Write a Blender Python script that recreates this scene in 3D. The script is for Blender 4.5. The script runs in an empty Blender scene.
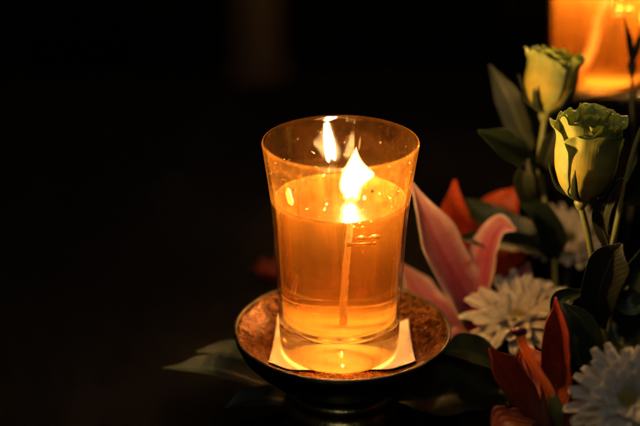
import bpy, bmesh, math, random
from mathutils import Vector, Matrix, noise

S = 0.001                      # everything below is authored in millimetres
sc = bpy.context.scene
COL = sc.collection
random.seed(7)
R = math.radians

# ------------------------------------------------------------------ camera
CAM = Vector((-9.1, -592.0, 316.5))
PITCH = R(23.0)
FPX = 1422.0                   # focal length in photo pixels
FWD = Vector((0, math.cos(PITCH), -math.sin(PITCH)))
UPV = Vector((0, math.sin(PITCH), math.cos(PITCH)))
RGT = Vector((1, 0, 0))


def P(px, py, y):
    """Point seen at photo pixel (px, py) whose depth along +Y is y mm."""
    d = FWD + RGT * ((px - 320) / FPX) + UPV * ((213 - py) / FPX)
    return CAM + d * ((y - CAM.y) / d.y)


cam_d = bpy.data.cameras.new('camera')
cam = bpy.data.objects.new('camera', cam_d)
COL.objects.link(cam)
cam.location = CAM * S
cam.rotation_euler = (math.pi / 2 - PITCH, 0, 0)
cam_d.sensor_width = 36
cam_d.lens = 36 * FPX / 640
cam_d.clip_start = 0.01
cam_d.clip_end = 20
cam_d.dof.use_dof = True
cam_d.dof.focus_distance = 0.640
cam_d.dof.aperture_fstop = 4.0
cam_d.dof.aperture_blades = 7
sc.camera = cam

# ------------------------------------------------------------------ helpers


def tag(o, label=None, cat=None, group=None, kind=None):
    if label: o['label'] = label
    if cat: o['category'] = cat
    if group: o['group'] = group
    if kind: o['kind'] = kind
    return o


def empty(name, loc, label, cat, group=None):
    o = bpy.data.objects.new(name, None)
    COL.objects.link(o)
    o.location = Vector(loc) * S
    o.empty_display_size = 0.01
    return tag(o, label, cat, group)


def link(name, bm, mat, parent=None, smooth=True, solid=0, sub=0):
    """bm holds world millimetres; the object's origin goes to its parent's."""
    off = Vector((0, 0, 0))
    if parent is not None:
        p = parent
        while p:
            off += p.location
            p = p.parent
        off /= S
    bm.transform(Matrix.Scale(S, 4) @ Matrix.Translation(-off))
    if not bm.loops.layers.uv.keys(): bmesh.ops.recalc_face_normals(bm, faces=bm.faces)
    me = bpy.data.meshes.new(name)
    if smooth:
        for f in bm.faces: f.smooth = True
    bm.to_mesh(me)
    bm.free()
    for m in (mat if isinstance(mat, (list, tuple)) else [mat]):
        me.materials.append(m)
    o = bpy.data.objects.new(name, me)
    COL.objects.link(o)
    if parent is not None: o.parent = parent
    if solid:
        md = o.modifiers.new('thickness', 'SOLIDIFY')
        md.thickness = solid * S
        md.offset = 0
    if sub:
        md = o.modifiers.new('smooth', 'SUBSURF')
        md.levels = md.render_levels = sub
    return o


def lathe(prof, n=96, axis=(0, 0), bm=None, split=None):
    """Revolve (r, z) points; r == 0 closes the end. split(i) -> material index for segment i."""
    bm = bm or bmesh.new()
    rings = []
    for r, z in prof:
        if r < 1e-6:
            rings.append([bm.verts.new((axis[0], axis[1], z))])
        else:
            rings.append([bm.verts.new((axis[0] + r * math.cos(2 * math.pi * k / n),
                                        axis[1] + r * math.sin(2 * math.pi * k / n), z)) for k in range(n)])
    for i in range(len(rings) - 1):
        a, b = rings[i], rings[i + 1]
        for k in range(n):
            k2 = (k + 1) % n
            if len(a) == 1 and len(b) == 1: continue
            if len(a) == 1: f = bm.faces.new((a[0], b[k2], b[k]))
            elif len(b) == 1: f = bm.faces.new((a[k], a[k2], b[0]))
            else: f = bm.faces.new((a[k], a[k2], b[k2], b[k]))
            if split: f.material_index = split(i)
    return bm


def cat(pts, n):
    """Catmull-Rom through pts, n samples per span (Vectors)."""
    pts = [Vector(p) for p in pts]
    q = [pts[0] * 2 - pts[1]] + pts + [pts[-1] * 2 - pts[-2]]
    out = []
    for i in range(1, len(q) - 2):
        for k in range(n):
            t = k / n
            a, b, c, d = q[i - 1], q[i], q[i + 1], q[i + 2]
            out.append(0.5 * ((2 * b) + (c - a) * t + (2 * a - 5 * b + 4 * c - d) * t * t + (3 * b - a - 3 * c + d) * t ** 3))
    out.append(pts[-1])
    return out


def lerp_list(vals, t):
    x = t * (len(vals) - 1)
    i = min(int(x), len(vals) - 2)
    f = x - i
    f = f * f * (3 - 2 * f) * 0.5 + f * 0.5
    return vals[i] * (1 - f) + vals[i + 1] * f


def tube(pts, radii, bm=None, n=12, span=8, wob=0.0, twist=0.0):
    bm = bm or bmesh.new()
    path = cat(pts, span)
    ref = Vector((0.3, 0.9, 0.2)).normalized()
    rings = []
    for i, p in enumerate(path):
        t = (path[min(i + 1, len(path) - 1)] - path[max(i - 1, 0)]).normalized()
        s = t.cross(ref)
        if s.length < 1e-3: s = t.cross(Vector((1, 0, 0)))
        s.normalize()
        u = s.cross(t)
        r = lerp_list(radii, i / (len(path) - 1))
        rings.append([bm.verts.new(p + (s * math.cos(a) + u * math.sin(a)) * r *
                                   (1 + wob * noise.noise(p * 0.35 + Vector((math.cos(a), math.sin(a), 0)) * 1.5) + twist * math.sin(3 * a + p.z * 3.3)))
                      for a in [2 * math.pi * k / n for k in range(n)]])
    for a, b in zip(rings, rings[1:]):
        for k in range(n):
            bm.faces.new((a[k], a[(k + 1) % n], b[(k + 1) % n], b[k]))
    bm.faces.new(rings[0][::-1])
    bm.faces.new(rings[-1])
    return bm


def sheet(spine, face, widths, cup=0.25, ruffle=0.0, nv=10, span=8, bm=None, freq=0.12, fold=0.0, seed=0.0, ribs=0.0):
    """A petal or leaf: strip along a spine, face = side it looks to, cup > 0 curls the edges towards face."""
    bm = bm or bmesh.new()
    uvl = bm.loops.layers.uv.get('UVMap') or bm.loops.layers.uv.new('UVMap')
    path = cat(spine, span)
    face = Vector(face).normalized()
    rows = []
    N = len(path) - 1
    for i, p in enumerate(path):
        t = (path[min(i + 1, N)] - path[max(i - 1, 0)]).normalized()
        s = t.cross(face)
        if s.length < 1e-3: s = t.cross(Vector((0.2, 0.3, 1)))
        s.normalize()
        f = s.cross(t)
        w = lerp_list(widths, i / N)
        row = []
        for j in range(nv + 1):
            v = j / nv * 2 - 1
            q = p + s * (w * v) + f * (cup * w * v * v + fold * w * (abs(v) - 0.5))
            if ribs: q = q + f * (ribs * math.cos(v * 20) * math.sin(math.pi * i / N))
            e = abs(v) ** 2
            if ruffle:
                q = q + f * ruffle * e * noise.noise(Vector((p.x * freq + seed, p.z * freq + v, p.y * freq))) * 2
                q = q + s * ruffle * 0.4 * e * noise.noise(Vector((p.x * freq * 2 + 9 + seed, p.z * freq * 2 + v, 3)))
            row.append(bm.verts.new(q))
        rows.append(row)
    for i in range(N):
        for j in range(nv):
            fc = bm.faces.new((rows[i][j], rows[i][j + 1], rows[i + 1][j + 1], rows[i + 1][j]))
            for lp, (a, b) in zip(fc.loops, ((i, j), (i, j + 1), (i + 1, j + 1), (i + 1, j))):
                lp[uvl].uv = (a / N, b / nv)
    return bm


# ------------------------------------------------------------------ materials
class NT:
    def __init__(self, name):
        self.m = bpy.data.materials.new(name)
        self.m.use_nodes = True
        self.t = self.m.node_tree
        self.t.nodes.clear()
        self.out = self.t.nodes.new('ShaderNodeOutputMaterial')

    def n(self, typ, **kw):
        nd = self.t.nodes.new('ShaderNode' + typ)
        for k, v in kw.items():
            if hasattr(nd, k) and k not in ('color',): setattr(nd, k, v)
        return nd

    def l(self, a, b): self.t.links.new(a, b)

    def val(self, sock, v):
        if hasattr(v, 'links') or isinstance(v, bpy.types.NodeSocket): self.l(v, sock)
        else: sock.default_value = v

    def math(self, op, a, b=0.0, clamp=False):
        nd = self.n('Math', operation=op, use_clamp=clamp)
        self.val(nd.inputs[0], a); self.val(nd.inputs[1], b)
        return nd.outputs[0]

    def mix(self, fac, a, b):
        nd = self.n('MixShader')
        self.val(nd.inputs[0], fac); self.l(a, nd.inputs[1]); self.l(b, nd.inputs[2])
        return nd.outputs[0]

    def rgb(self, fac, a, b, blend='MIX'):
        nd = self.t.nodes.new('ShaderNodeMix')
        nd.data_type = 'RGBA'; nd.blend_type = blend
        self.val(nd.inputs[0], fac)
        for i, v in ((6, a), (7, b)):
            if isinstance(v, tuple): nd.inputs[i].default_value = (*v[:3], 1)
            else: self.l(v, nd.inputs[i])
        return nd.outputs[2]

    def ramp(self, fac, stops):
        nd = self.n('ValToRGB')
        e = nd.color_ramp.elements
        while len(e) < len(stops): e.new(0.5)
        for el, (p, c) in zip(e, stops):
            el.position = p
            el.color = (*c[:3], 1) if isinstance(c, tuple) else (c, c, c, 1)
        self.l(fac, nd.inputs[0])
        return nd.outputs[0]

    def noise(self, scale, detail=3, rough=0.55, coord=None, dist=0.0):
        nd = self.n('TexNoise')
        nd.inputs['Scale'].default_value = scale
        nd.inputs['Detail'].default_value = detail
        nd.inputs['Roughness'].default_value = rough
        nd.inputs['Distortion'].default_value = dist
        self.l(coord or self.obj(), nd.inputs['Vector'])
        return nd.outputs[0]

    def obj(self):
        if not hasattr(self, '_tc'): self._tc = self.n('TexCoord')
        return self._tc.outputs['Object']

    def uv(self):
        if not hasattr(self, '_tc'): self._tc = self.n('TexCoord')
        sp = self.n('SeparateXYZ')
        self.l(self._tc.outputs['UV'], sp.inputs[0])
        return sp.outputs[0], sp.outputs[1]

    def z(self):
        sp = self.n('SeparateXYZ')
        self.l(self.obj(), sp.inputs[0])
        return sp.outputs[2]

    def schlick(self, f0=0.04, nrm=None):
        """Reflectance of a thin dielectric face, the same from both sides."""
        g = self.n('NewGeometry')
        d = self.n('VectorMath', operation='DOT_PRODUCT')
        self.l(nrm or g.outputs['Normal'], d.inputs[0]); self.l(g.outputs['Incoming'], d.inputs[1])
        c = self.math('ABSOLUTE', d.outputs['Value'])
        p = self.math('POWER', self.math('SUBTRACT', 1.0, c, True), 5.0)
        return self.math('ADD', self.math('MULTIPLY', p, 1 - f0), f0)

    def bump(self, h, strength=0.3, dist=0.001):
        b = self.n('Bump')
        b.inputs['Strength'].default_value = strength
        b.inputs['Distance'].default_value = dist
        self.l(h, b.inputs['Height'])
        return b.outputs[0]

    def principled(self, col, rough=0.5, metal=0.0, spec=0.5, normal=None, sheen=0.0):
        p = self.n('BsdfPrincipled')
        if isinstance(col, tuple): p.inputs['Base Color'].default_value = (*col[:3], 1)
        else: self.l(col, p.inputs['Base Color'])
        self.val(p.inputs['Roughness'], rough)
        p.inputs['Metallic'].default_value = metal
        p.inputs['Specular IOR Level'].default_value = spec
        if normal is not None: self.l(normal, p.inputs['Normal'])
        return p.outputs[0]

    def surf(self, s):
        self.l(s, self.out.inputs['Surface'])
        return self.m


def petal_mat(name, base, mid, tip, edge=None, vein=None, trans=0.35, rough=0.55, vein_n=9, spots=None, bump=0.25, midrib=None):
    """Colours run from the petal's base to its tip; edge colours its margin; veins run along it."""
    g = NT(name)
    u, v = g.uv()
    col = g.ramp(u, [(0.0, base), (0.45, mid), (1.0, tip)])
    av = g.math('ABSOLUTE', g.math('SUBTRACT', v, 0.5))
    if edge:
        nz = g.noise(140, 2)
        e = g.math('ADD', av, g.math('MULTIPLY', g.math('SUBTRACT', nz, 0.5), 0.25))
        m = g.ramp(e, [(0.28, 0.0), (0.5, 1.0)])
        col = g.rgb(m, col, edge)
    if midrib:
        m = g.ramp(av, [(0.0, 0.8), (0.10, 0.0)])
        col = g.rgb(m, col, midrib)
    wv = g.n('TexWave', wave_type='BANDS', bands_direction='Y')
    mp = g.n('Mapping')
    g.l(g._tc.outputs['UV'], mp.inputs[0])
    mp.inputs['Scale'].default_value = (0.35, vein_n / 6.28 * 1.0, 1)
    g.l(mp.outputs[0], wv.inputs['Vector'])
    wv.inputs['Scale'].default_value = 1.0 * 3
    wv.inputs['Distortion'].default_value = 1.2
    wv.inputs['Detail'].default_value = 2
    if vein:
        col = g.rgb(g.math('MULTIPLY', wv.outputs['Fac'], 0.22), col, vein)
    n2 = g.noise(260, 4)
    col = g.rgb(0.35, col, g.ramp(n2, [(0.3, 0.45), (0.7, 1.0)]), 'MULTIPLY')
    if spots:
        vo = g.n('TexVoronoi')
        vo.inputs['Scale'].default_value = 420
        g.l(g.obj(), vo.inputs['Vector'])
        m = g.ramp(vo.outputs['Distance'], [(0.16, 1.0), (0.24, 0.0)])
        col = g.rgb(g.math('MULTIPLY', m, g.ramp(u, [(0.2, 1.0), (0.6, 0.0)])), col, spots)
    nrm = g.bump(g.math('ADD', g.math('MULTIPLY', wv.outputs['Fac'], 0.3), n2), bump, 0.0004)
    p = g.principled(col, rough, normal=nrm, spec=0.35)
    t = g.n('BsdfTranslucent')
    g.l(col, t.inputs[0]); g.l(nrm, t.inputs['Normal'])
    return g.surf(g.mix(trans, p, t.outputs[0]))


def leaf_mat(name, col, col2, trans=0.2, rough=0.42, vein=(0.07, 0.10, 0.045)):
    g = NT(name)
    u, v = g.uv()
    c = g.rgb(g.noise(90, 4), col, col2)
    av = g.math('ABSOLUTE', g.math('SUBTRACT', v, 0.5))
    wv = g.n('TexWave', wave_type='BANDS', bands_direction='X')
    cb = g.n('CombineXYZ')
    g.l(g.math('ADD', u, g.math('MULTIPLY', av, -0.5)), cb.inputs[0])
    g.l(cb.outputs[0], wv.inputs['Vector'])
    wv.inputs['Scale'].default_value = 4.5
    wv.inputs['Distortion'].default_value = 0.6
    rib = g.ramp(av, [(0.0, 1.0), (0.035, 0.0)])
    vn = g.math('MAXIMUM', rib, g.math('MULTIPLY', g.ramp(wv.outputs['Fac'], [(0.85, 0.0), (1.0, 1.0)]), 0.2))
    c = g.rgb(g.math('MULTIPLY', vn, 0.6), c, vein)
    nrm = g.bump(g.math('ADD', g.math('MULTIPLY', wv.outputs['Fac'], 0.35), g.noise(300, 3)), 0.25, 0.0005)
    p = g.principled(c, rough, normal=nrm)
    t = g.n('BsdfTranslucent')
    g.l(c, t.inputs[0])
    return g.surf(g.mix(trans, p, t.outputs[0]))


def plain(name, col, col2=None, rough=0.5, metal=0.0, scale=120, bump=0.2, spec=0.5):
    g = NT(name)
    nz = g.noise(scale, 4)
    c = g.rgb(nz, col, col2 or tuple(x * 0.7 for x in col))
    return g.surf(g.principled(c, rough, metal, spec, g.bump(nz, bump, 0.0006)))


# --- glass, oil, flame
OIL_Z = 72.0


def make_wall_mat():
    g = NT('oily_tumbler_glass')
    z = g.z()
    nz = g.noise(55, 5, 0.65)
    fine = g.noise(430, 3, 0.6)
    mp = g.n('Mapping'); g.l(g.obj(), mp.inputs[0]); mp.inputs['Scale'].default_value = (1, 1, 0.07)
    streak = g.ramp(g.noise(260, 3, 0.6, coord=mp.outputs[0]), [(0.36, 0.15), (0.68, 1.0)])
    # oily film left on the wall above the oil line, patchy, and faint amber streaks below
    above = g.ramp(g.math('DIVIDE', z, 0.2), [(0.0715 / 0.2, 0.0), (0.0725 / 0.2, 1.0)])
    patch = g.ramp(nz, [(0.40, 0.25), (0.62, 1.0)])
    beads = g.ramp(fine, [(0.58, 0.0), (0.70, 1.0)])
    film = g.math('ADD', g.math('MULTIPLY', patch, FILM), g.math('MULTIPLY', beads, FILM * 1.6))
    rim_glow = g.ramp(g.math('DIVIDE', z, 0.2), [(0.0985 / 0.2, 0.0), (0.0995 / 0.2, 1.0)])  # extra film on the lip, put in to make the rim glow
    film = g.math('ADD', g.math('MULTIPLY', film, above), g.math('MULTIPLY', g.math('MULTIPLY', streak, FILM_LOW), g.math('SUBTRACT', 1.0, above)))
    film = g.math('ADD', film, g.math('MULTIPLY', rim_glow, 0.06), True)
    nrm = g.bump(g.noise(25, 1), 0.05, 0.0006)
    tr = g.n('BsdfTransparent')
    tr.inputs[0].default_value = (0.985, 0.975, 0.955, 1)
    gl = g.n('BsdfGlossy')
    gl.inputs['Roughness'].default_value = 0.025
    g.l(nrm, gl.inputs['Normal'])
    s = g.mix(g.schlick(0.045), tr.outputs[0], gl.outputs[0])
    df = g.n('BsdfDiffuse'); df.inputs[0].default_value = (0.66, 0.23, 0.04, 1)
    tl = g.n('BsdfTranslucent'); tl.inputs[0].default_value = (0.92, 0.36, 0.06, 1)
    hz = g.n('BsdfRefraction'); hz.inputs['IOR'].default_value = 1.2; hz.inputs['Roughness'].default_value = 0.34
    hz.inputs[0].default_value = (1.0, 0.62, 0.25, 1)
    dirt = g.mix(0.88, df.outputs[0], tl.outputs[0])
    dirt = g.mix(0.62, dirt, hz.outputs[0])
    d2 = g.n('BsdfDiffuse'); d2.inputs[0].default_value = (0.80, 0.40, 0.07, 1)
    dirt = g.mix(above, d2.outputs[0], dirt)   # under the oil line, plain amber diffuse only
    return g.surf(g.mix(film, s, dirt))


def side_amount(g, k):
    """k on upright faces, 0 on level ones (tops and bottoms), from the true normal."""
    geo = g.n('NewGeometry')
    sp = g.n('SeparateXYZ')
    g.l(geo.outputs['True Normal'], sp.inputs[0])
    return g.math('MULTIPLY', g.math('LESS_THAN', g.math('ABSOLUTE', sp.outputs[2]), 0.7), k)


def make_base_mat():
    g = NT('thick_base_glass')
    nz = g.noise(60, 2)
    nrm = g.bump(nz, 0.15, 0.001)
    gl = g.n('BsdfGlass')
    gl.inputs['IOR'].default_value = 1.5
    gl.inputs['Roughness'].default_value = 0.0
    gl.inputs[0].default_value = (1.0, 0.97, 0.92, 1)
    g.l(nrm, gl.inputs['Normal'])
    tr = g.n('BsdfTransparent')
    tr.inputs[0].default_value = (0.98, 0.95, 0.9, 1)
    sp_ = g.n('BsdfGlossy'); sp_.inputs['Roughness'].default_value = 0.05
    g.l(nrm, sp_.inputs['Normal'])
    flat = g.mix(g.schlick(0.04), tr.outputs[0], sp_.outputs[0])
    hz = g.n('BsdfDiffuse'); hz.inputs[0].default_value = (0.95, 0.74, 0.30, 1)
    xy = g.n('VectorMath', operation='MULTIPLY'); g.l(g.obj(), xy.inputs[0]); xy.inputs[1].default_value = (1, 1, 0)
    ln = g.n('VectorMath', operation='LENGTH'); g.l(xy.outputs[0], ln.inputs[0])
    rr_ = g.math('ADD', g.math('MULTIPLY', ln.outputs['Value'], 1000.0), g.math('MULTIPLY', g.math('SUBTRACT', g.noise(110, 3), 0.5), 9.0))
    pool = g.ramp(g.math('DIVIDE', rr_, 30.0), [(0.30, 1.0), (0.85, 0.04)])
    inner = g.math('MULTIPLY', g.math('MULTIPLY', g.math('GREATER_THAN', g.z(), 0.0115), GLOW_POOL), pool)  # pale disc painted in for the light focused on the inner bottom
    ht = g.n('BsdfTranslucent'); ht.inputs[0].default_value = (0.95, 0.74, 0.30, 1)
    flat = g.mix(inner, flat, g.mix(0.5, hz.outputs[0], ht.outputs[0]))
    return g.surf(g.mix(g.math('MULTIPLY', g.math('MAXIMUM', side_amount(g, 1.0), g.math('LESS_THAN', g.z(), 0.008)), 1 - BASE_CLEAR), flat, gl.outputs[0]))


def make_oil_mat():
    g = NT('amber_lamp_oil')
    geo = g.n('NewGeometry')
    sp = g.n('SeparateXYZ')
    g.l(geo.outputs['True Normal'], sp.inputs[0])
    top = g.math('GREATER_THAN', g.math('ABSOLUTE', sp.outputs[2]), 0.25)
    up = g.math('GREATER_THAN', g.z(), 0.050)
    top = g.math('MULTIPLY', top, up)
    tr = g.n('BsdfTransparent')
    gl = g.n('BsdfGlossy'); gl.inputs['Roughness'].default_value = 0.16
    g.l(g.bump(g.noise(130, 2), 0.2, 0.001), gl.inputs['Normal'])
    s = g.mix(g.math('MULTIPLY', g.schlick(0.04), top), tr.outputs[0], gl.outputs[0])
    if OIL_REFRACT > 0:
        rf = g.n('BsdfRefraction'); rf.inputs['IOR'].default_value = 1.45
        rf.inputs['Roughness'].default_value = 0.02
        s = g.mix(g.math('MAXIMUM', side_amount(g, OIL_REFRACT), g.math('MULTIPLY', top, 0.15)), s, rf.outputs[0])
    # amber diffuse streaks on the oil's upright sides, in runs
    mp = g.n('Mapping'); g.l(g.obj(), mp.inputs[0]); mp.inputs['Scale'].default_value = (1, 1, 0.07)
    streak = g.ramp(g.noise(200, 3, 0.6, coord=mp.outputs[0]), [(0.34, 0.12), (0.70, 1.0)])
    d2 = g.n('BsdfDiffuse'); d2.inputs[0].default_value = (0.80, 0.40, 0.07, 1)
    s = g.mix(g.math('MULTIPLY', streak, side_amount(g, SIDE_STREAKS)), s, d2.outputs[0])
    g.l(s, g.out.inputs['Surface'])
    a = g.n('VolumeAbsorption'); a.inputs['Color'].default_value = (0.985, 0.60, 0.02, 1); a.inputs['Density'].default_value = OIL_ABS
    b = g.n('VolumeScatter'); b.inputs['Color'].default_value = (1.0, 0.60, 0.16, 1); b.inputs['Density'].default_value = OIL_SCAT
    b.inputs['Anisotropy'].default_value = 0.2
    ad = g.n('AddShader')
    g.l(a.outputs[0], ad.inputs[0]); g.l(b.outputs[0], ad.inputs[1])
    g.l(ad.outputs[0], g.out.inputs['Volume'])
    return g.m


def make_flame_mat():
    g = NT('candle_flame')
    u, v = g.uv()
    lw = g.n('LayerWeight'); lw.inputs['Blend'].default_value = 0.5
    em = g.n('Emission')
    col = g.ramp(u, [(0.0, (0.9, 0.40, 0.12)), (0.3, (1.0, 0.57, 0.19)), (0.75, (1.0, 0.54, 0.16)), (1.0, (1.0, 0.42, 0.09))])
    g.l(col, em.inputs[0])
    st = g.ramp(u, [(0.0, 0.25), (0.2, 0.9), (0.6, 1.0), (1.0, 0.35)])
    core = g.math('POWER', g.math('SUBTRACT', 1.0, lw.outputs['Facing'], True), 9.0)
    g.l(g.math('MULTIPLY', g.math('MULTIPLY', st, FLAME), core), em.inputs[1])
    tr = g.n('BsdfTransparent')
    ad = g.n('AddShader')
    g.l(em.outputs[0], ad.inputs[0]); g.l(tr.outputs[0], ad.inputs[1])
    return g.surf(ad.outputs[0])


FILM, FILM_LOW = 0.062, 0.02
SIDE_STREAKS = 0.095
BASE_CLEAR = 0.15
OIL_REFRACT, OIL_ABS, OIL_SCAT = 0.85, 21.0, 0.8
GLOW_POOL = 0.85
FLAME = 15.0
CANDLE_W = 1.15

M = {}
M['wall'] = make_wall_mat()
M['base'] = make_base_mat()
M['oil'] = make_oil_mat()
M['flame'] = make_flame_mat()
g = NT('cotton_wick')
wn = g.noise(900, 4)
wc = g.rgb(wn, (0.95, 0.88, 0.62), (0.85, 0.70, 0.42))
wt = g.n('BsdfTranslucent'); g.l(wc, wt.inputs[0])
M['wick'] = g.surf(g.mix(0.45, g.principled(wc, 0.8, normal=g.bump(wn, 0.8, 0.0006)), wt.outputs[0]))
M['char'] = plain('charred_wick_end', (0.02, 0.015, 0.01), None, 0.95, scale=900)
g = NT('cream_glint'); wt = g.n('BsdfTranslucent'); wt.inputs[0].default_value = (0.9, 0.72, 0.42, 1)
M['glint'] = g.surf(g.mix(0.5, g.principled((0.85, 0.7, 0.45), 0.4), wt.outputs[0]))
M['clip'] = plain('brass_wick_clip', (0.85, 0.62, 0.30), (0.7, 0.48, 0.2), 0.25, 1.0)
M['paper'] = plain('white_paper_napkin', (0.82, 0.78, 0.73), (0.74, 0.69, 0.63), 0.9, scale=500, bump=0.35)
M['stem'] = plain('flower_stem_green', (0.12, 0.16, 0.045), (0.20, 0.19, 0.06), 0.5, scale=150)
M['twig'] = plain('dark_stem', (0.03, 0.035, 0.015), None, 0.6)
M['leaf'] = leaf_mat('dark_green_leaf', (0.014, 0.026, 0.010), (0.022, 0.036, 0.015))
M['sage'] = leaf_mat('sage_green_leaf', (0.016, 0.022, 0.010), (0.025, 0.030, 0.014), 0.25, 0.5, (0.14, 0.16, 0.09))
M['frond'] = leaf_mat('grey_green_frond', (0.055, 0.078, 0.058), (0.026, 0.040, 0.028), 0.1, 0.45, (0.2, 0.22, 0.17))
M['rose'] = petal_mat('yellow_green_rose', (0.46, 0.38, 0.05), (0.66, 0.52, 0.075), (0.50, 0.57, 0.16), (0.50, 0.58, 0.20), None, 0.42, 0.6, 14, None, 0.12)
M['lily'] = petal_mat('pink_lily', (0.42, 0.20, 0.20), (0.44, 0.10, 0.16), (0.52, 0.26, 0.26), (0.76, 0.58, 0.54), (0.50, 0.06, 0.10), 0.3, 0.5, 10, (0.30, 0.02, 0.05), 0.3, (0.34, 0.02, 0.07))
M['orange'] = petal_mat('orange_lily', (0.46, 0.16, 0.03), (0.60, 0.10, 0.012), (0.58, 0.075, 0.012), None, (0.42, 0.035, 0.01), 0.3, 0.45, 10, (0.12, 0.01, 0.01), 0.3, (0.40, 0.03, 0.01))
M['russet'] = petal_mat('russet_lily', (0.16, 0.06, 0.025), (0.19, 0.028, 0.010), (0.36, 0.038, 0.010), None, (0.22, 0.02, 0.01), 0.2, 0.45, 10, (0.08, 0.008, 0.008), 0.3, (0.18, 0.02, 0.01))
M['mum'] = petal_mat('white_chrysanthemum', (0.55, 0.38, 0.16), (0.58, 0.52, 0.42), (0.64, 0.58, 0.50), None, (0.46, 0.40, 0.32), 0.3, 0.6, 6)
M['disc'] = plain('flower_centre', (0.40, 0.30, 0.05), (0.24, 0.22, 0.05), 0.8, scale=1500, bump=1.0)
g = NT('lily_style')
st_ = g.rgb(g.noise(200, 3), (0.92, 0.36, 0.09), (0.85, 0.42, 0.12))
wt = g.n('BsdfTranslucent'); g.l(st_, wt.inputs[0])
M['style'] = g.surf(g.mix(0.5, g.principled(st_, 0.45), wt.outputs[0]))
M['ovary'] = plain('lily_ovary', (0.22, 0.24, 0.06), None, 0.5)
M['stigma'] = plain('lily_stigma', (0.16, 0.008, 0.02), (0.08, 0.004, 0.01), 0.35)
M['red'] = petal_mat('red_blossom', (0.13, 0.012, 0.009), (0.19, 0.015, 0.009), (0.22, 0.024, 0.012), None, (0.15, 0.009, 0.006), 0.3)


def make_lacquer():
    g = NT('mottled_copper_inside')
    n1 = g.noise(110, 7, 0.75, dist=0.9)
    n2 = g.noise(320, 4, 0.6)
    c = g.ramp(n1, [(0.28, (0.06, 0.018, 0.007)), (0.44, (0.15, 0.05, 0.017)), (0.56, (0.30, 0.115, 0.038)), (0.66, (0.52, 0.24, 0.08)), (0.78, (0.12, 0.04, 0.014))])
    c = g.rgb(0.5, c, g.ramp(n2, [(0.35, 0.4), (0.65, 1.0)]), 'MULTIPLY')
    rough = g.ramp(n2, [(0.3, 0.14), (0.7, 0.40)])
    p = g.n('BsdfPrincipled')
    g.l(c, p.inputs['Base Color']); g.l(rough, p.inputs['Roughness'])
    p.inputs['Metallic'].default_value = 0.75
    g.l(g.bump(g.math('ADD', n1, g.math('MULTIPLY', n2, 0.5)), 0.22, 0.0012), p.inputs['Normal'])
    return g.surf(p.outputs[0])


def make_brass(name, dark, light, rough):
    g = NT(name)
    n1 = g.noise(60, 5, 0.65)
    c = g.ramp(n1, [(0.35, dark), (0.7, light)])
    p = g.principled(c, g.ramp(n1, [(0.3, rough), (0.7, rough + 0.2)]), 1.0, normal=g.bump(g.noise(190, 4), 0.5, 0.0009))
    return g.surf(p)


M['copper'] = make_lacquer()
M['bronze'] = make_brass('dark_bronze', (0.035, 0.03, 0.018), (0.10, 0.085, 0.04), 0.3)
M['brass'] = make_brass('tarnished_brass', (0.22, 0.18, 0.06), (0.62, 0.50, 0.18), 0.22)
M['rim'] = make_brass('worn_bronze_rim', (0.10, 0.08, 0.06), (0.32, 0.26, 0.20), 0.35)

# ------------------------------------------------------------------ the setting
g = NT('black_cloth')
wv = g.noise(700, 2)
M['cloth'] = g.surf(g.principled(g.rgb(wv, (0.003, 0.0025, 0.0023), (0.006, 0.005, 0.0046)), 0.95, spec=0.1, normal=g.bump(wv, 0.4, 0.0006)))
g = NT('dark_wall_paint')
M['dark'] = g.surf(g.principled(g.rgb(g.noise(5, 4), (0.002, 0.0017, 0.0015), (0.004, 0.0033, 0.003)), 0.95, spec=0.1))
g = NT('dark_wood')
mp = g.n('Mapping'); g.l(g.obj(), mp.inputs[0]); mp.inputs['Scale'].default_value = (1, 1, 0.08)
M['wood'] = g.surf(g.principled(g.rgb(g.noise(60, 4, coord=mp.outputs[0]), (0.014, 0.009, 0.004), (0.024, 0.014, 0.006)), 0.7, spec=0.2))

TABLE = -60.0
bm = bmesh.new()
vs = [bm.verts.new(v) for v in ((-900, -800, TABLE), (900, -800, TABLE), (900, 620, TABLE), (-900, 620, TABLE))]
top = bm.faces.new(vs)
ex = bmesh.ops.extrude_face_region(bm, geom=[top])
bmesh.ops.translate(bm, vec=(0, 0, -25), verts=[v for v in ex['geom'] if isinstance(v, bmesh.types.BMVert)])
bmesh.ops.recalc_face_normals(bm, faces=bm.faces)
tag(link('table_surface', bm, M['cloth'], smooth=False), 'black cloth covered table under the candles', 'table', kind='structure')
bm = bmesh.new()
bmesh.ops.create_cube(bm, size=1, matrix=Matrix.Translation((0, 1000, 500)) @ Matrix.Diagonal((3000, 30, 2400, 1)))
tag(link('wall', bm, M['dark'], smooth=False), 'unlit wall behind the table', 'wall', kind='structure')
bm = bmesh.new()
c = P(256, 60, 600)
lathe([(0, TABLE + 0.2), (34, TABLE + 0.2), (34, TABLE + 12), (27, TABLE + 18), (25, 300), (25, 860), (0, 860)], 48, (c.x, 600), bm)
tag(link('wooden_post', bm, M['wood']), 'faint dark wooden post in the black space behind the candle', 'post')

# ------------------------------------------------------------------ the front candle


def rad(z):
    """Outer radius of the flared tumbler at height z."""
    tab = [(0, 27.9), (21, 28.5), (47, 29.7), (60, 30.4), (71.5, 31.3), (83.7, 32.8), (93, 34.1), (100, 35.1)]
    for (z0, r0), (z1, r1) in zip(tab, tab[1:]):
        if z <= z1:
            t = (z - z0) / (z1 - z0)
            return r0 + (r1 - r0) * t
    return tab[-1][1]


def sm_rad(z):
    return (rad(max(z - 5, 0)) + rad(min(z + 5, 100)) + 2 * rad(z)) / 4 if 3 < z < 97 else rad(z)


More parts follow.
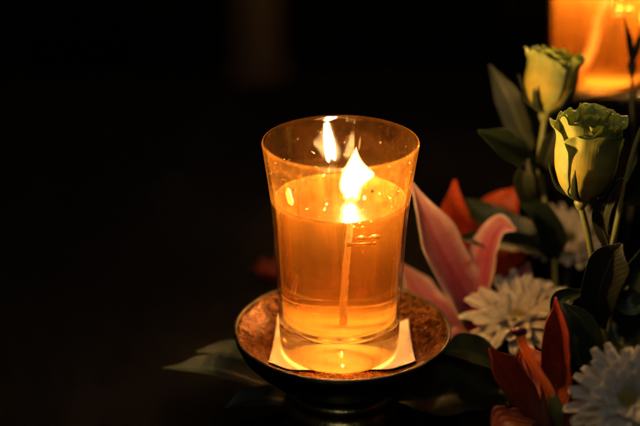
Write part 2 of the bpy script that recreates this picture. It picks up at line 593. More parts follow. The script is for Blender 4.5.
TH = 1.7
BASE_T = 14.5
cup_label = 'flared clear glass tumbler of amber oil standing on the copper saucer'
tumbler = empty('glass_tumbler', (0, 0, 0), 'clear flared glass tumbler with rim tinted to glow, in the copper saucer at centre', 'glass', 'glass oil lamps')
zs = [BASE_T + 0.3 + (99.2 - BASE_T - 0.3) * k / 40 for k in range(41)]
outer = [(sm_rad(z), z) for z in zs]
inner = [(sm_rad(z) - TH, z) for z in zs]
lip = [(35.1 - 0.35, 99.85), (35.1 - TH / 2, 100.1), (35.1 - TH + 0.35, 99.85)]
prof = outer + lip + inner[::-1] + [outer[0]]
link('wall', lathe(prof, 160), M['wall'], tumbler)
r0 = sm_rad(BASE_T)
DROP = 3.4
base_prof = [(0, 6.6), (5, 6.2), (10, 5.0), (14, 3.6), (18, 2.0), (21, 0.8), (23.4, 0.15), (26.2, 0.3), (27.3, 1.2), (27.9, 3.0)] + \
            [(sm_rad(z), z) for z in (5, 8, 11, 13, BASE_T)] + [(r0 - TH, BASE_T + 0.2), (r0 - TH - 1.5, BASE_T - 0.3), (20, BASE_T - 1.0), (10, BASE_T - 1.5), (0, BASE_T - 1.6)]
base_prof = [(r, z - DROP * (1 - min(1, z / (BASE_T - 1.7)))) for r, z in base_prof]
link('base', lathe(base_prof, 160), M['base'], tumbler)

oil = bmesh.new()
zs = [BASE_T + 0.6 + (OIL_Z - BASE_T - 0.6) * k / 20 for k in range(21)]
oprof = [(0, BASE_T - 1.2), (10, BASE_T - 1.1), (20, BASE_T - 0.6), (r0 - TH - 1.5, BASE_T + 0.1)] + [(sm_rad(z) - TH - 0.12, z) for z in zs]
rt = sm_rad(OIL_Z) - TH - 0.12
oprof += [(rt, OIL_Z + 1.4), (rt - 0.5, OIL_Z + 0.7), (rt - 1.4, OIL_Z + 0.2), (rt - 3, OIL_Z), (rt * 0.5, OIL_Z - 0.05), (0, OIL_Z - 0.05)]
lathe(oprof, 128, bm=oil)
oilo = tag(link('lamp_oil', oil, M['oil']), 'glowing amber oil filling the front tumbler below its flame', 'oil', 'lamp oil fillings')


def flame_mesh(base, tip, rmax, mid, flat=0.8, lean=0.0, n=40, m=40, belly=0.38, skew=1.0):
    """Teardrop flame along a bent axis; UV.x runs from base to tip."""
    bm = bmesh.new()
    uvl = bm.loops.layers.uv.new('UVMap')
    path = cat([base, mid, tip], m // 2)
    N = len(path) - 1
    rows = []
    for i, p in enumerate(path):
        t = i / N
        tt = t ** (math.log(0.5) / math.log(belly))       # widest at t = belly
        r = rmax * math.sin(math.pi * min(tt, 1.0)) ** (0.75 if t < belly else 1.05)
        r = max(r, 0.12)
        bulge = 0.70 * skew * math.exp(-((t - 0.56) / 0.17) ** 2)  # right shoulder swollen to stand for glare beside the flame
        rows.append([bm.verts.new(p + Vector((r * math.cos(2 * math.pi * k / n) * (1 + bulge * max(0, math.cos(2 * math.pi * k / n))), r * flat * math.sin(2 * math.pi * k / n), 0))) for k in range(n)])
    for i in range(N):
        for k in range(n):
            f = bm.faces.new((rows[i][k], rows[i][(k + 1) % n], rows[i + 1][(k + 1) % n], rows[i + 1][k]))
            for lp, a in zip(f.loops, (i, i, i + 1, i + 1)): lp[uvl].uv = (a / N, 0.5)
    bm.faces.new(rows[0][::-1]); bm.faces.new(rows[-1])
    return bm


wick = empty('wick', (1.5, 0, BASE_T), 'upright cotton wick in the front glass, burning with a bright flame', 'wick', 'burning wicks')
link('cord', tube([(1.2, 0, BASE_T - 0.6), (1.2, 0, 26), (1.9, 0, 45), (2.8, 0, 62), (3.3, 0, 73.0)], [1.2, 1.15, 1.05, 0.95, 0.9], n=20, span=60, wob=0.25, twist=0.04), M['wick'], wick)
link('charred_tip', tube([(3.3, 0, 73.05), (3.5, 0, 75), (4.2, 0, 77)], [1.25, 1.1, 0.5], n=10, wob=0.3), M['char'], wick)
link('flame', flame_mesh(Vector((3.4, 0, 72.4)), Vector((7.0, 0, 97.0)), 6.4, Vector((5.6, 0, 83.0)), flat=0.6, belly=0.42), M['flame'], wick)
for zf, xf, share, rf_ in ((77.0, 4.2, 0.17, 2.3), (79.8, 4.5, 0.19, 2.6), (82.6, 4.8, 0.19, 2.6), (85.4, 5.1, 0.16, 2.4),
                           (88.2, 5.5, 0.13, 2.1), (90.6, 5.8, 0.09, 1.7), (92.8, 6.1, 0.07, 1.3)):     # the glowing core of the flame
    fl = bpy.data.lights.new('flame_light', 'POINT')
    fl.energy = CANDLE_W * share; fl.shadow_soft_size = rf_ * S; fl.color = (1.0, 0.57, 0.18)
    fo = bpy.data.objects.new('flame_light', fl)
    COL.objects.link(fo)
    fo.parent = wick
    fo.location = Vector((xf - 1.5, 0, zf - BASE_T)) * S
# little brass clip that pinches the wick just under the surface
bm = bmesh.new()
bmesh.ops.create_cube(bm, size=1, matrix=Matrix.Translation((6.6, -1.0, 55.0)) @ Matrix.Diagonal((9.0, 1.2, 1.6, 1)))
for x in (6.4, 10.6):
    bmesh.ops.create_uvsphere(bm, u_segments=16, v_segments=10, radius=1, matrix=Matrix.Translation((x, -1.2, 58.0)) @ Matrix.Diagonal((2.0, 1.2, 1.5, 1)))
link('clip', bm, M['clip'], wick)

# oil beads thrown on the inside of the wall
bm = bmesh.new()
rr = random.Random(3)
for k in range(46):
    a = rr.uniform(0, 2 * math.pi); z = rr.uniform(75, 98)
    r = rr.uniform(0.18, 0.55)
    rw = sm_rad(z) - TH + 0.05
    bmesh.ops.create_icosphere(bm, subdivisions=2, radius=r, matrix=Matrix.Translation((rw * math.cos(a), rw * math.sin(a), z)) @ Matrix.Diagonal((1, 1, 1.25, 1)))
tag(link('oil_spatter', bm, M['base']), 'tiny oil beads spattered round the upper inside of the front glass', 'oil spatter', kind='stuff')

def on_wall(px, py, inset):
    """Point on the camera side of the inner wall seen near this pixel."""
    q = P(px, py, -22)
    for _ in range(6):
        rw = sm_rad(q.z) - TH - inset
        q = P(px, py, -math.sqrt(max(rw * rw - q.x * q.x, 0)))
    return q


q = on_wall(290, 197, 0.1)
tag(link('glint_drip', tube([q + Vector((-0.9, 0, 4.0)), q + Vector((-0.7, 0, 1.5)), q + Vector((0.3, 0, -2.2)), q + Vector((0.9, 0, -3.8))], [0.5, 1.15, 1.2, 0.4], n=12), M['glint']), 'painted flame wax drip stuck inside the left of the front glass', 'wax drip')  # pale body stands for the flame's glint on an oil drip
for (px, py, rr_), lab in (((294, 190, 0.6), 'dark soot fleck beside the pale wax drip on the front glass'), ((372, 191, 0.75), 'dark soot fleck right of the flame on the front glass')):
    q = on_wall(px, py, 0.2)
    bm = bmesh.new()
    bmesh.ops.create_icosphere(bm, subdivisions=2, radius=rr_, matrix=Matrix.Translation(q) @ Matrix.Diagonal((1.1, 0.6, 0.9, 1)))
    for v in bm.verts: v.co += (v.co - q) * 0.5 * noise.noise(v.co * 2)
    tag(link('soot_fleck', bm, M['char']), lab, 'soot fleck', 'soot flecks on the front glass')

# paper under the glass
bm = bmesh.new()


def bowl_z(r):
    if r < 29: return -4.8
    t = (r - 29) / 20.5
    return -4.8 + 12.0 * t ** 1.5


nx, ny = 40, 32
rows = []
for j in range(ny + 1):
    row = []
    for i in range(nx + 1):
        y = -21 + 1 * i / nx + (48 - 7 * i / nx) * j / ny
        x = (-33.0 + 3.4 * j / ny) + (67.6 - 4.4 * j / ny) * i / nx
        r = math.hypot(x, y)
        x2, y2 = (x, y) if r < 47 else (x * 47 / r, y * 47 / r)
        z = bowl_z(min(r, 47)) + 0.7 + 0.9 * noise.noise(Vector((x * 0.16, y * 0.16, 2))) * min(1, max(0, (r - 27) / 5))
        if r < 28.5: z = min(z, -3.7)
        row.append(bm.verts.new((x2, y2, z)))
    rows.append(row)
for j in range(ny):
    for i in range(nx):
        bm.faces.new((rows[j][i], rows[j][i + 1], rows[j + 1][i + 1], rows[j + 1][i]))
tag(link('paper_napkin', bm, M['paper'], solid=0.35), 'white folded paper pressed under the front glass, corners sticking out', 'napkin')

# saucer
SX = (1.3, 0)
saucer = empty('saucer', (1.3, 0, TABLE), 'dark bronze footed saucer with mottled copper inside, holding the front glass', 'saucer')
ip = [(0, -5.0)] + [(29 * k / 4, -5.0) for k in range(1, 5)] + [(29 + 20.3 * k / 14, bowl_z(29 + 20.3 * k / 14) - 0.2) for k in range(1, 15)]
op = [(50.6, 6.2), (50.0, 3.0), (47.9, -2.0), (43.5, -7), (38, -12), (31, -16), (24, -19), (15, -20.5), (0, -20.5)]
pr = ip + op
link('bowl', lathe(pr, 160, SX, split=lambda i: 0 if i < len(ip) - 1 else 1), [M['copper'], M['bronze']], saucer)
link('rim', lathe([(50.0 + 0.95 * math.cos(a), 6.9 + 0.8 * math.sin(a)) for a in [2 * math.pi * k / 12 for k in range(13)]], 160, SX), M['rim'], saucer)
fp = [(0, -20.6), (24, -20.6), (26.6, -22.4), (27.6, -24.5), (26.4, -26.8), (24.6, -28.2), (26.5, -30), (28.0, -33), (27.6, -36.5), (25, -39),
      (22, -42), (21, -45), (23, -49), (29, -53), (34, -56), (36, -58.2), (36, -59.95), (0, -59.95)]
link('foot', lathe(fp, 128, SX), M['brass'], saucer)

# ------------------------------------------------------------------ the second candle behind


def children(o): return [x for x in COL.objects if x.parent == o]


def copy_tree(o, parent=None):
    c = o.copy()
    COL.objects.link(c)
    c.parent = parent
    for ch in children(o): copy_tree(ch, c)
    return c


BACK = P(595, 97, 205)
dv = Vector((BACK.x, 205.0, BACK.z - 2))
for o in (tumbler, oilo, wick):
    c = copy_tree(o)
    c.location = o.location + dv * S
    if o is tumbler: c['label'] = 'blurred glass tumbler glowing amber in the dark behind the rosebuds'
    if o is oilo: c['label'] = 'blurred amber oil in the rear glass behind the rosebuds'
    if o is wick:
        c['label'] = 'curved orange wick in the rear glass behind the rosebuds'
        for ch in children(c):
            if ch.type == 'LIGHT':
                ch.data = ch.data.copy()
                ch.data.energy *= 2.0
        old = [ch for ch in children(c) if ch.name.startswith('cord')][0]
        COL.objects.unlink(old); bpy.data.objects.remove(old)
        pts = [Vector((-9, -4, BASE_T - 0.6)), Vector((-7.5, -4, 22)), Vector((-3.5, -2, 34)), Vector((-1.5, 0, 48)), Vector((1.5, 0, 62)), Vector((3.3, 0, 73))]
        link('cord', tube([p + dv for p in pts], [2.4, 2.2, 2.0, 1.8, 1.6, 1.3], n=14, wob=0.25), M['wick'], c)
# the plinth it stands on
step = empty('altar_step', (dv.x + 40, dv.y + 30, TABLE), 'black raised step with a front board under the rear glass lamp', 'step')
bm = bmesh.new()
bmesh.ops.create_cube(bm, size=1, matrix=Matrix.Translation((dv.x + 60, dv.y + 10, (TABLE + dv.z) / 2)) @ Matrix.Diagonal((190, 100, dv.z - TABLE - 0.2, 1)))
bmesh.ops.bevel(bm, geom=bm.edges[:], offset=2, segments=2, affect='EDGES')
link('top_box', bm, M['dark'], step, smooth=False)
bm = bmesh.new()
bt_ = P(601, 98, dv.y - 48).z
bmesh.ops.create_cube(bm, size=1, matrix=Matrix.Translation((dv.x + 60, dv.y - 46, (TABLE + bt_) / 2)) @ Matrix.Diagonal((196, 8, bt_ - TABLE, 1)))
bmesh.ops.bevel(bm, geom=bm.edges[:], offset=1.5, segments=2, affect='EDGES')
link('front_board', bm, M['dark'], step, smooth=False)

# ------------------------------------------------------------------ flowers
UP = Vector((0, 0, 1))


def frame(axis):
    a = Vector(axis).normalized()
    s = a.cross(Vector((0, 1, 0.01))).normalized()
    return Matrix((s, a.cross(s), a)).transposed()


def rose(base, top, rad_, label, seed, group='yellow green rosebuds', openness=1.0):
    rnd = random.Random(seed)
    base, top = Vector(base), Vector(top)
    H = (top - base).length
    Fm = frame(top - base)
    root = empty('rosebud', base, label, 'rosebud', group)
    prof = [(0.0, 0.16), (0.08, 0.46), (0.22, 0.76), (0.42, 0.95), (0.62, 1.0), (0.80, 0.97), (0.92, 1.02), (1.0, 1.16)]

    def pr(t):
        for (a, x), (b, y) in zip(prof, prof[1:]):
            if t <= b:
                k = (t - a) / (b - a); return x + (y - x) * k
        return prof[-1][1]
    layers = [(1.0, 3, 0.95, 76), (0.90, 3, 1.0, 72), (0.76, 3, 1.03, 70), (0.60, 3, 1.05, 66), (0.44, 3, 1.05, 70), (0.28, 2, 1.04, 95), (0.14, 2, 1.02, 100)]
    a0 = rnd.uniform(0, 360)
    for li, (ls, cnt, hs, half) in enumerate(layers):
        a0 += 47
        for q in range(cnt):
            ac = a0 + 360 / cnt * q + rnd.uniform(-12, 12)
            bm = bmesh.new()
            uvl = bm.loops.layers.uv.new('UVMap')
            nu, nv = 18, 26
            rows = []
            hh = H * hs * rnd.uniform(0.94, 1.03)
            ph = rnd.uniform(0, 9)
            curl = rnd.uniform(0.6, 1.3) * openness
            for i in range(nu + 1):
                t = i / nu
                row = []
                for j in range(nv + 1):
                    v = j / nv * 2 - 1
                    ang = R(ac + half * v * (0.55 + 0.45 * min(1, t * 3)))
                    edge = max(0, 1 - abs(v) ** 3 * 0.22 * 1)
                    tt = t * (1 - 0.20 * abs(v) ** 2.5)
                    r = rad_ * pr(tt) * ls * (1 + 0.05 * v)
                    top_ = max(0, (t - 0.72) / 0.28)
                    r += curl * rad_ * 0.16 * top_ ** 2 * (0.6 + 0.8 * noise.noise(Vector((v * 2.2 + ph, li, q))))
                    r += rad_ * 0.17 * top_ * noise.noise(Vector((v * 4.5, ph, li)))
                    r += rad_ * 0.05 * noise.noise(Vector((v * 2.0, t * 3, ph))) * t
                    z = hh * tt * 1.0 + rad_ * 0.22 * top_ * noise.noise(Vector((v * 5 + 20, ph, li))) - curl * rad_ * 0.10 * top_ ** 3
                    row.append(bm.verts.new(base + Fm @ Vector((r * math.cos(ang), r * math.sin(ang), z))))
                rows.append(row)
            for i in range(nu):
                for j in range(nv):
                    f = bm.faces.new((rows[i][j], rows[i][j + 1], rows[i + 1][j + 1], rows[i + 1][j]))
                    for lp, (x, y) in zip(f.loops, ((i, j), (i, j + 1), (i + 1, j + 1), (i + 1, j))): lp[uvl].uv = (x / nu, y / nv)
            link('petal', bm, M['rose'], root, solid=0.3, sub=1)
    # sepals
    for q in range(5):
        a = R(72 * q + rnd.uniform(-10, 10) + 200)
        d = Vector((math.cos(a), math.sin(a), 0))
        L = H * rnd.uniform(0.38, 0.55)
        pts = [base + Fm @ (d * rad_ * 0.12), base + Fm @ (d * rad_ * 0.80 + UP * L * 0.28), base + Fm @ (d * rad_ * 1.08 + UP * L * 0.7), base + Fm @ (d * rad_ * rnd.uniform(1.1, 1.3) + UP * L)]
        link('sepal', sheet(pts, Fm @ -d, [1.5, 2.1, 1.3, 0.15], 0.3, nv=4), M['leaf'], root, solid=0.4)
    link('receptacle', tube([base - Fm @ UP * 4, base - Fm @ UP * 1, base + Fm @ UP * 2.5], [1.8, 3.2, 2.2]), M['stem'], root)
    return root


def stem_of(root, pts, r=(1.5, 1.6), mat='stem'):
    link('stem', tube(pts, list(r), wob=0.1), M[mat], root)


def leaf_of(root, pts, face, w, mat='leaf', cup=0.15, ruffle=0.8, fold=0.25, name='leaf'):
    return link(name, sheet(pts, face, w, cup, ruffle, nv=10, fold=fold, seed=len(pts) + pts[0].x), M[mat], root, solid=0.35, sub=1)


# rose in focus
rb, rt_ = P(581, 201, 16), P(591, 114, 15)
r1 = rose(rb, rt_, 14.0, 'yellow green rosebud in sharp focus, ruffled top, at right of the candle', 11)
stem_of(r1, [rb - UP * 2, P(590, 245, 14), P(598, 300, 16), P(604, 360, 16), Vector((118, 18, TABLE + 1))])
leaf_of(r1, [P(611, 258, 12) , P(600, 272, 8), P(612, 300, 4)], (-0.3, -1, 0.3), [3, 9, 1], 'sage') if False else None
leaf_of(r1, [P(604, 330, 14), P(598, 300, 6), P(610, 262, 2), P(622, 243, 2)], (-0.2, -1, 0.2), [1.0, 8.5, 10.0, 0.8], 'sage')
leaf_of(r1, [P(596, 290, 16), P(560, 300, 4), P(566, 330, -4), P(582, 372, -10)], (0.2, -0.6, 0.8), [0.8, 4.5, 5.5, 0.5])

# bud behind, out of focus
bb, bt = P(545, 114, 92), P(556, 50, 100)
r2 = rose(bb, bt, 13.2, 'blurred closed rosebud rising higher behind the sharp rosebud', 23, openness=0.7)
stem_of(r2, [bb - UP * 2, P(540, 170, 92), P(552, 240, 90), P(556, 300, 88), Vector((120, 88, TABLE + 1))])
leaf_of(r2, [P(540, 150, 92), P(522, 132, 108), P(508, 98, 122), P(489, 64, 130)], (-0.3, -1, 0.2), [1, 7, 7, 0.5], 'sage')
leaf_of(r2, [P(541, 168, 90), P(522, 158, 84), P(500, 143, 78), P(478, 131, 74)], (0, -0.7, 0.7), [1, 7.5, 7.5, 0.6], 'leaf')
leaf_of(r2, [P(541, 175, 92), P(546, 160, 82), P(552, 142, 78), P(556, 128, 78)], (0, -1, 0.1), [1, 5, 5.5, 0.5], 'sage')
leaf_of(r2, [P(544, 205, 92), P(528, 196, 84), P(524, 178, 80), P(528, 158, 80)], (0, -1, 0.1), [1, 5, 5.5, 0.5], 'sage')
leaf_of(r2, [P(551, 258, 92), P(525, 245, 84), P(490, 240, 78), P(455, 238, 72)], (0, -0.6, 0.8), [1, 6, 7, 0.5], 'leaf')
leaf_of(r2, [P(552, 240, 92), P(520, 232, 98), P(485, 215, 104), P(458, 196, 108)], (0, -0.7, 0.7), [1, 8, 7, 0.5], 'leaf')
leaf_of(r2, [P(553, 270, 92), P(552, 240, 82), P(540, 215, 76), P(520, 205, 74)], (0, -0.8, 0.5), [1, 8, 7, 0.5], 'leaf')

# side shoot with small leaf right of the sharp rose
sh = empty('leafy_shoot', Vector((128, 22, TABLE)), 'thin amber lit shoot with a folded leaf, right of the sharp rosebud stem', 'shoot', 'thin plant shoots')
stem_of(sh, [Vector((128, 22, TABLE + 1)), P(608, 330, 22), P(612, 255, 22), P(622, 200, 22), P(634, 150, 24), P(648, 112, 26)], (1.7, 1.5, 1.3, 1.0))
leaf_of(sh, [P(612, 258, 22), P(602, 226, 16), P(610, 196, 12), P(624, 178, 12)], (-0.8, -0.8, 0.2), [0.8, 4.5, 4.5, 0.4], 'sage', fold=0.5)
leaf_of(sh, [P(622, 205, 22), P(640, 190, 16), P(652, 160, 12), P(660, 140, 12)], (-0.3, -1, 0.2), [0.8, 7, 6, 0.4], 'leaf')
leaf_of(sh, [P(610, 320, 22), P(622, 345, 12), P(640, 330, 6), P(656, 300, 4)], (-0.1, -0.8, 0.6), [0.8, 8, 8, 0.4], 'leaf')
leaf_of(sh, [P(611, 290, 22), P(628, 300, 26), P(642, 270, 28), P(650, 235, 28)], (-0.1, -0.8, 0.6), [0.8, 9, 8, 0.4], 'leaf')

tw = empty('bud_sprig', Vector((150, 120, TABLE)), 'dark forked sprig silhouetted against the rear amber glass', 'sprig', 'thin plant shoots')
stem_of(tw, [Vector((150, 118, TABLE + 1)), P(633, 200, 118), P(632, 100, 118), P(632, 62, 118)], (1.4, 1.2, 0.9, 0.8), 'twig')
for pts in ([P(632, 70, 118), P(630, 45, 117), P(624, 15, 116)], [P(632, 64, 118), P(638, 45, 119), P(643, 22, 120)]):
    leaf_of(tw, pts, (0, -1, 0.2), [0.6, 1.9, 0.2], 'leaf', fold=0.3)
link('bud', tube([P(632, 78, 118), P(632, 66, 118), P(632, 52, 118)], [0.8, 2.6, 0.6]), M['twig'], tw)


def lily(label, base, petals, mat, group, cat_='lily'):
    root = empty('lily_flower', base, label, cat_, group)
    for pts, face, w, cup, ruf in petals:
        link('petal', sheet(pts, face, w, cup, ruf, nv=36, span=10, fold=0.06, ribs=0.12, seed=pts[0].x + pts[-1].x), M[mat], root, solid=0.7, sub=1)
    return root


lb = P(478, 345, 74)
pk = lily('pink lily with tall upright petals just right of the front glass', lb, [
    ([lb, P(466, 300, 70), P(434, 240, 62), P(411, 183, 62)], (0.62, -0.75, 0.3), [4, 13, 12.5, 1.2], 0.35, 1.0),
    ([lb, P(483, 295, 70), P(489, 250, 70), P(502, 226, 68), P(516, 230, 62)], (-0.75, -0.5, 0.3), [4, 10, 9.5, 6, 0.8], 0.35, 0.8),
    ([lb, P(440, 318, 76), P(416, 290, 82), P(400, 262, 86)], (0.3, -0.5, 0.8), [4, 11, 10, 0.8], 0.25, 1.0),
    ([lb, P(470, 338, 50), P(450, 344, 34), P(425, 352, 28)], (0, -0.2, 1), [4, 9, 8.5, 0.8], 0.2, 1.2),
    ([lb, P(500, 318, 84), P(520, 285, 94), P(528, 262, 98)], (-0.4, -0.6, 0.6), [4, 9, 8, 0.8], 0.25, 1.0),
], 'lily', 'lilies in the bouquet')
stem_of(pk, [lb, lb + Vector((2, 6, -14)), Vector((lb.x + 4, lb.y + 12, TABLE + 1))], (3, 2.4))

ob = P(470, 290, 110)
og = lily('orange lily deep behind the pink lily petals', ob, [
    ([ob, P(462, 260, 106), P(454, 215, 104), P(455, 180, 106)], (0, -0.9, 0.3), [4, 11, 8, 0.6], 0.25, 1.0),
    ([ob, P(485, 250, 116), P(500, 212, 122), P(520, 186, 124)], (-0.2, -0.8, 0.4), [4, 13, 12, 0.8], 0.25, 1.2),
    ([ob, P(462, 280, 90), P(464, 268, 78), P(470, 262, 70)], (0, -0.5, 0.8), [4, 10, 9, 0.8], 0.25, 1.2),
    ([ob, P(500, 260, 106), P(528, 235, 100), P(545, 225, 98)], (-0.2, -0.8, 0.6), [4, 10, 8, 0.8], 0.25, 1.2),
], 'orange', 'lilies in the bouquet')
stem_of(og, [ob, ob + Vector((2, 4, -12)), Vector((ob.x + 4, ob.y + 6, TABLE + 1))], (3, 2.4))

fb = P(548, 428, -52)
fr = lily('red orange lily low at front with a dark red tipped pistil', fb, [
    ([fb, P(562, 385, -48), P(561, 335, -48), P(556, 297, -44)], (-0.75, -0.6, 0.2), [4, 9.5, 7.5, 0.6], 0.45, 0.8),
    ([fb, P(522, 402, -50), P(502, 372, -52), P(489, 348, -50)], (0.5, -0.5, 0.6), [4, 9, 9, 0.8], 0.3, 1.0),
    ([fb, P(526, 426, -70), P(508, 424, -82), P(492, 436, -88)], (0.1, -0.3, 1), [4, 9, 9, 0.8], 0.2, 1.2),
    ([fb, P(575, 420, -60), P(590, 410, -64), P(600, 420, -74)], (-0.3, -0.3, 1), [4, 8, 8, 0.8], 0.2, 1.2),
    ([fb, P(540, 390, -32), P(530, 362, -22), P(524, 345, -14)], (0, -0.8, 0.6), [4, 9, 8, 0.8], 0.25, 1.0),
], 'russet', 'lilies in the bouquet')
stem_of(fr, [fb, fb + Vector((1, 3, -6)), Vector((fb.x + 2, fb.y + 6, TABLE + 1))], (3, 2.4))
pist = link('pistil', tube([P(556, 412, -60), P(549, 390, -61), P(534, 366, -63), P(524, 346, -65), P(520, 335, -66)], [3.0, 2.1, 1.8, 1.8, 2.2], wob=0.1), M['style'], fr)
bm = bmesh.new()
for dx, dy, dz in ((-1.5, 0, 0.3), (1.5, -0.4, 0.5), (0, 0.6, -1.3), (0.1, -1.2, 1.2)):
    bmesh.ops.create_icosphere(bm, subdivisions=3, radius=1.75, matrix=Matrix.Translation(P(519, 332, -66) + Vector((dx, dy, dz))))
link('stigma', bm, M['stigma'], pist)
link('ovary', tube([P(559, 424, -58), P(556, 410, -60), P(551, 394, -61)], [2.6, 3.4, 2.0]), M['ovary'], pist)


def mum(center, axis, rad_, label, seed, rings=((1.0, 22, 12), (0.86, 20, 26), (0.66, 16, 42), (0.46, 14, 56), (0.30, 11, 68)), stem_to=None):
    rnd = random.Random(seed)
    center = Vector(center)
    Fm = frame(axis)
    root = empty('chrysanthemum', center - Fm @ UP * 6, label, 'chrysanthemum', 'white chrysanthemums')
    bm = bmesh.new()
    for rs, cnt, el in rings:
        for k in range(cnt):
            a = 2 * math.pi * (k + rnd.uniform(-0.25, 0.25)) / cnt + rs * 3
            e = R(el + rnd.uniform(-9, 9))
            L = rad_ * rs * rnd.uniform(0.88, 1.08)
            d = Vector((math.cos(a), math.sin(a), 0))
            p0 = d * rad_ * 0.10
            p1 = d * (rad_ * 0.12 + L * 0.5 * math.cos(e)) + UP * (L * 0.5 * math.sin(e))
            p2 = d * (rad_ * 0.12 + L * 0.95 * math.cos(e * 0.8)) + UP * (L * 0.9 * math.sin(e * 0.8) + rnd.uniform(-1, 1.5))
            w = rad_ * rnd.uniform(0.095, 0.125)
            f = -d * math.sin(e) + UP * math.cos(e)
            sheet([center + Fm @ p for p in (p0, p1, p2)], Fm @ f, [w * 0.45, w * 0.85, w, w * 0.98, w * 0.5], 0.45, 0.3, nv=6, span=6, bm=bm, seed=k)
    link('flower_head', bm, M['mum'], root, solid=0.35, sub=1)
    bm = bmesh.new()
    dr = rad_ * 0.16
    for k in range(70):
        t = (k + 0.5) / 70
        r = dr * math.sqrt(t); a = k * 2.39996
        h = 3.0 + 1.5 * (1 - t)
        bmesh.ops.create_icosphere(bm, subdivisions=1, radius=dr * 0.13, matrix=Matrix.Translation(center + Fm @ Vector((r * math.cos(a), r * math.sin(a), h))))
    link('flower_centre', bm, M['disc'], root)
    link('calyx', tube([center - Fm @ UP * 6, center - Fm @ UP * 2, center + Fm @ UP * 3.2], [1.6, rad_ * 0.2, rad_ * 0.2]), M['stem'], root)
    b = center - Fm @ UP * 6
    stem_of(root, [b, b + Vector((0, 3, -10)), Vector((b.x + 2, b.y + 6, TABLE + 1))], (1.7, 1.7))
    return root


mum(P(518, 320, 50), (-0.1, -0.3, 1), 28, 'white chrysanthemum with warm centre between the pink lily and red petal', 41)
mum(P(628, 402, -92), (-0.25, -0.55, 0.8), 24, 'pale grey white chrysanthemum cut off by the lower right corner', 42)
mum(P(570, 240, 120), (-0.1, -0.5, 0.8), 21, 'blurred white chrysanthemum behind the rosebud stems', 43)

# low leaves in the dark
lf = empty('palm_frond', Vector((-30, 30, TABLE)), 'grey green striped frond spreading left from under the saucer', 'frond')
for pts, w in (([P(330, 402, 40), P(270, 384, 22), P(215, 368, 12), P(162, 368, 8)], [3, 9, 7.5, 0.5]),
               ([P(330, 404, 46), P(285, 372, 40), P(235, 352, 34), P(196, 352, 30)], [3, 9, 7, 0.5]),
               ([P(330, 412, 36), P(290, 400, 14), P(250, 398, 4), P(225, 408, 0)], [3, 8, 6, 0.5])):
    leaf_of(lf, pts, (0, -0.35, 1), w, 'frond', cup=0.1, fold=0.3)
link('stem', tube([P(330, 404, 42), P(336, 412, 42), Vector((4, 46, TABLE + 1))], [2, 2.2]), M['stem'], lf)

bl = empty('broad_leaf', Vector((60, 20, TABLE)), 'broad dark green leaf below the lilies, right of the saucer foot', 'leaf', 'broad leaves at the bouquet base')
leaf_of(bl, [P(500, 392, 34), P(460, 392, 12), P(425, 398, -4), P(396, 402, -14)], (0, -0.5, 0.9), [2, 15, 15, 1], 'leaf', name='blade')
link('stalk', tube([P(500, 392, 34), P(512, 400, 38), Vector((88, 42, TABLE + 1))], [1.5, 1.8]), M['stem'], bl)
b2 = empty('broad_leaf', Vector((70, 0, TABLE)), 'brownish green leaf under the white chrysanthemum, above the broad dark leaf', 'leaf', 'broad leaves at the bouquet base')
leaf_of(b2, [P(515, 380, 26), P(490, 360, 12), P(465, 350, 4), P(440, 352, 0)], (0, -0.5, 0.9), [2, 10, 9, 1], 'leaf', name='blade')
link('stalk', tube([P(515, 380, 26), P(520, 392, 30), Vector((92, 34, TABLE + 1))], [1.5, 1.8]), M['stem'], b2)
b3 = empty('broad_leaf', Vector((110, -10, TABLE)), 'dark narrow leaf arching between the red petal and lower chrysanthemum', 'leaf', 'broad leaves at the bouquet base')
leaf_of(b3, [P(615, 420, -4), P(600, 370, -6), P(585, 325, -4), P(562, 302, 0)], (-0.3, -0.8, 0.4), [1.5, 6, 6, 0.5], 'leaf', name='blade')
link('stalk', tube([P(615, 420, -4), P(618, 432, -4), Vector((124, -2, TABLE + 1))], [1.2, 1.5]), M['stem'], b3)

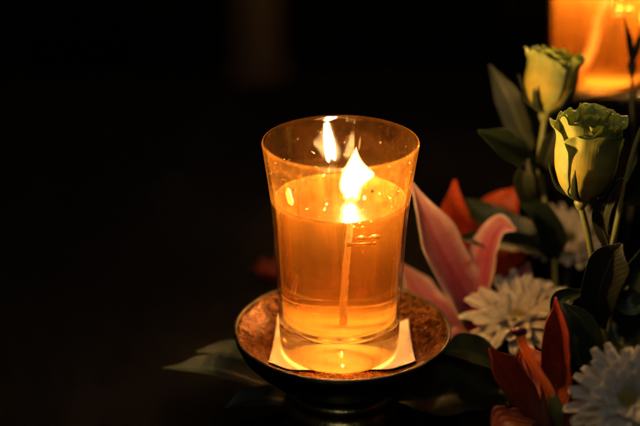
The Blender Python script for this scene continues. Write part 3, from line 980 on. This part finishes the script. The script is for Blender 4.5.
# red blossom lying on the table behind the glass
rb0 = P(273, 284, 190)
rbo = empty('red_blossom', rb0, 'blurred red blossom in the dark behind the left edge of the front glass', 'blossom')
for k in range(6):
    a = R(60 * k + 10)
    d = Vector((math.cos(a), math.sin(a), 0))
    link('petal', sheet([rb0, rb0 + d * 7 + UP * 6, rb0 + d * 12 + UP * 13], (-d + UP).normalized(), [2, 6, 1.5], 0.4, 0.5, nv=8), M['red'], rbo, solid=0.4, sub=1)
link('stem', tube([rb0, rb0 + Vector((2, 2, -4)), Vector((rb0.x + 10, rb0.y + 12, TABLE + 1))], [1.5, 1.2]), M['stem'], rbo)

# ------------------------------------------------------------------ light
w = bpy.data.worlds.new('World')
sc.world = w
w.use_nodes = True
w.node_tree.nodes['Background'].inputs[0].default_value = (1.0, 0.93, 0.84, 1)
w.node_tree.nodes['Background'].inputs[1].default_value = 0.003


def lamp(name, loc, aim, watts, size, col):
    d = bpy.data.lights.new(name, 'AREA')
    d.shape = 'DISK'; d.size = size; d.energy = watts; d.color = col
    o = bpy.data.objects.new(name, d)
    COL.objects.link(o)
    o.location = loc
    o.rotation_euler = (Vector(aim) - o.location).to_track_quat('-Z', 'Y').to_euler()


lamp('overhead_fill', (0.16, -0.25, 1.05), (0.1, 0.03, 0), 0.42, 0.30, (1.0, 0.95, 0.84))  # added overhead fill that brightens the rose tops and upturned petals
lamp('front_fill', (-0.08, -0.82, 0.62), (0.05, 0.0, 0), 0.28, 0.25, (1.0, 0.93, 0.80))  # added frontal fill for the glints on the brass foot

sc.view_settings.view_transform = 'Standard'
sc.view_settings.look = 'None'
sc.view_settings.exposure = 0.5
sc.view_settings.gamma = 1
cy = sc.cycles
cy.max_bounces = 16
cy.diffuse_bounces = 4
cy.glossy_bounces = 8
cy.transmission_bounces = 12
cy.transparent_max_bounces = 32
cy.volume_bounces = 1
cy.caustics_refractive = True
cy.caustics_reflective = False
cy.blur_glossy = 0.4
cy.sample_clamp_indirect = 60
cy.use_denoising = True
cy.adaptive_threshold = 0.005
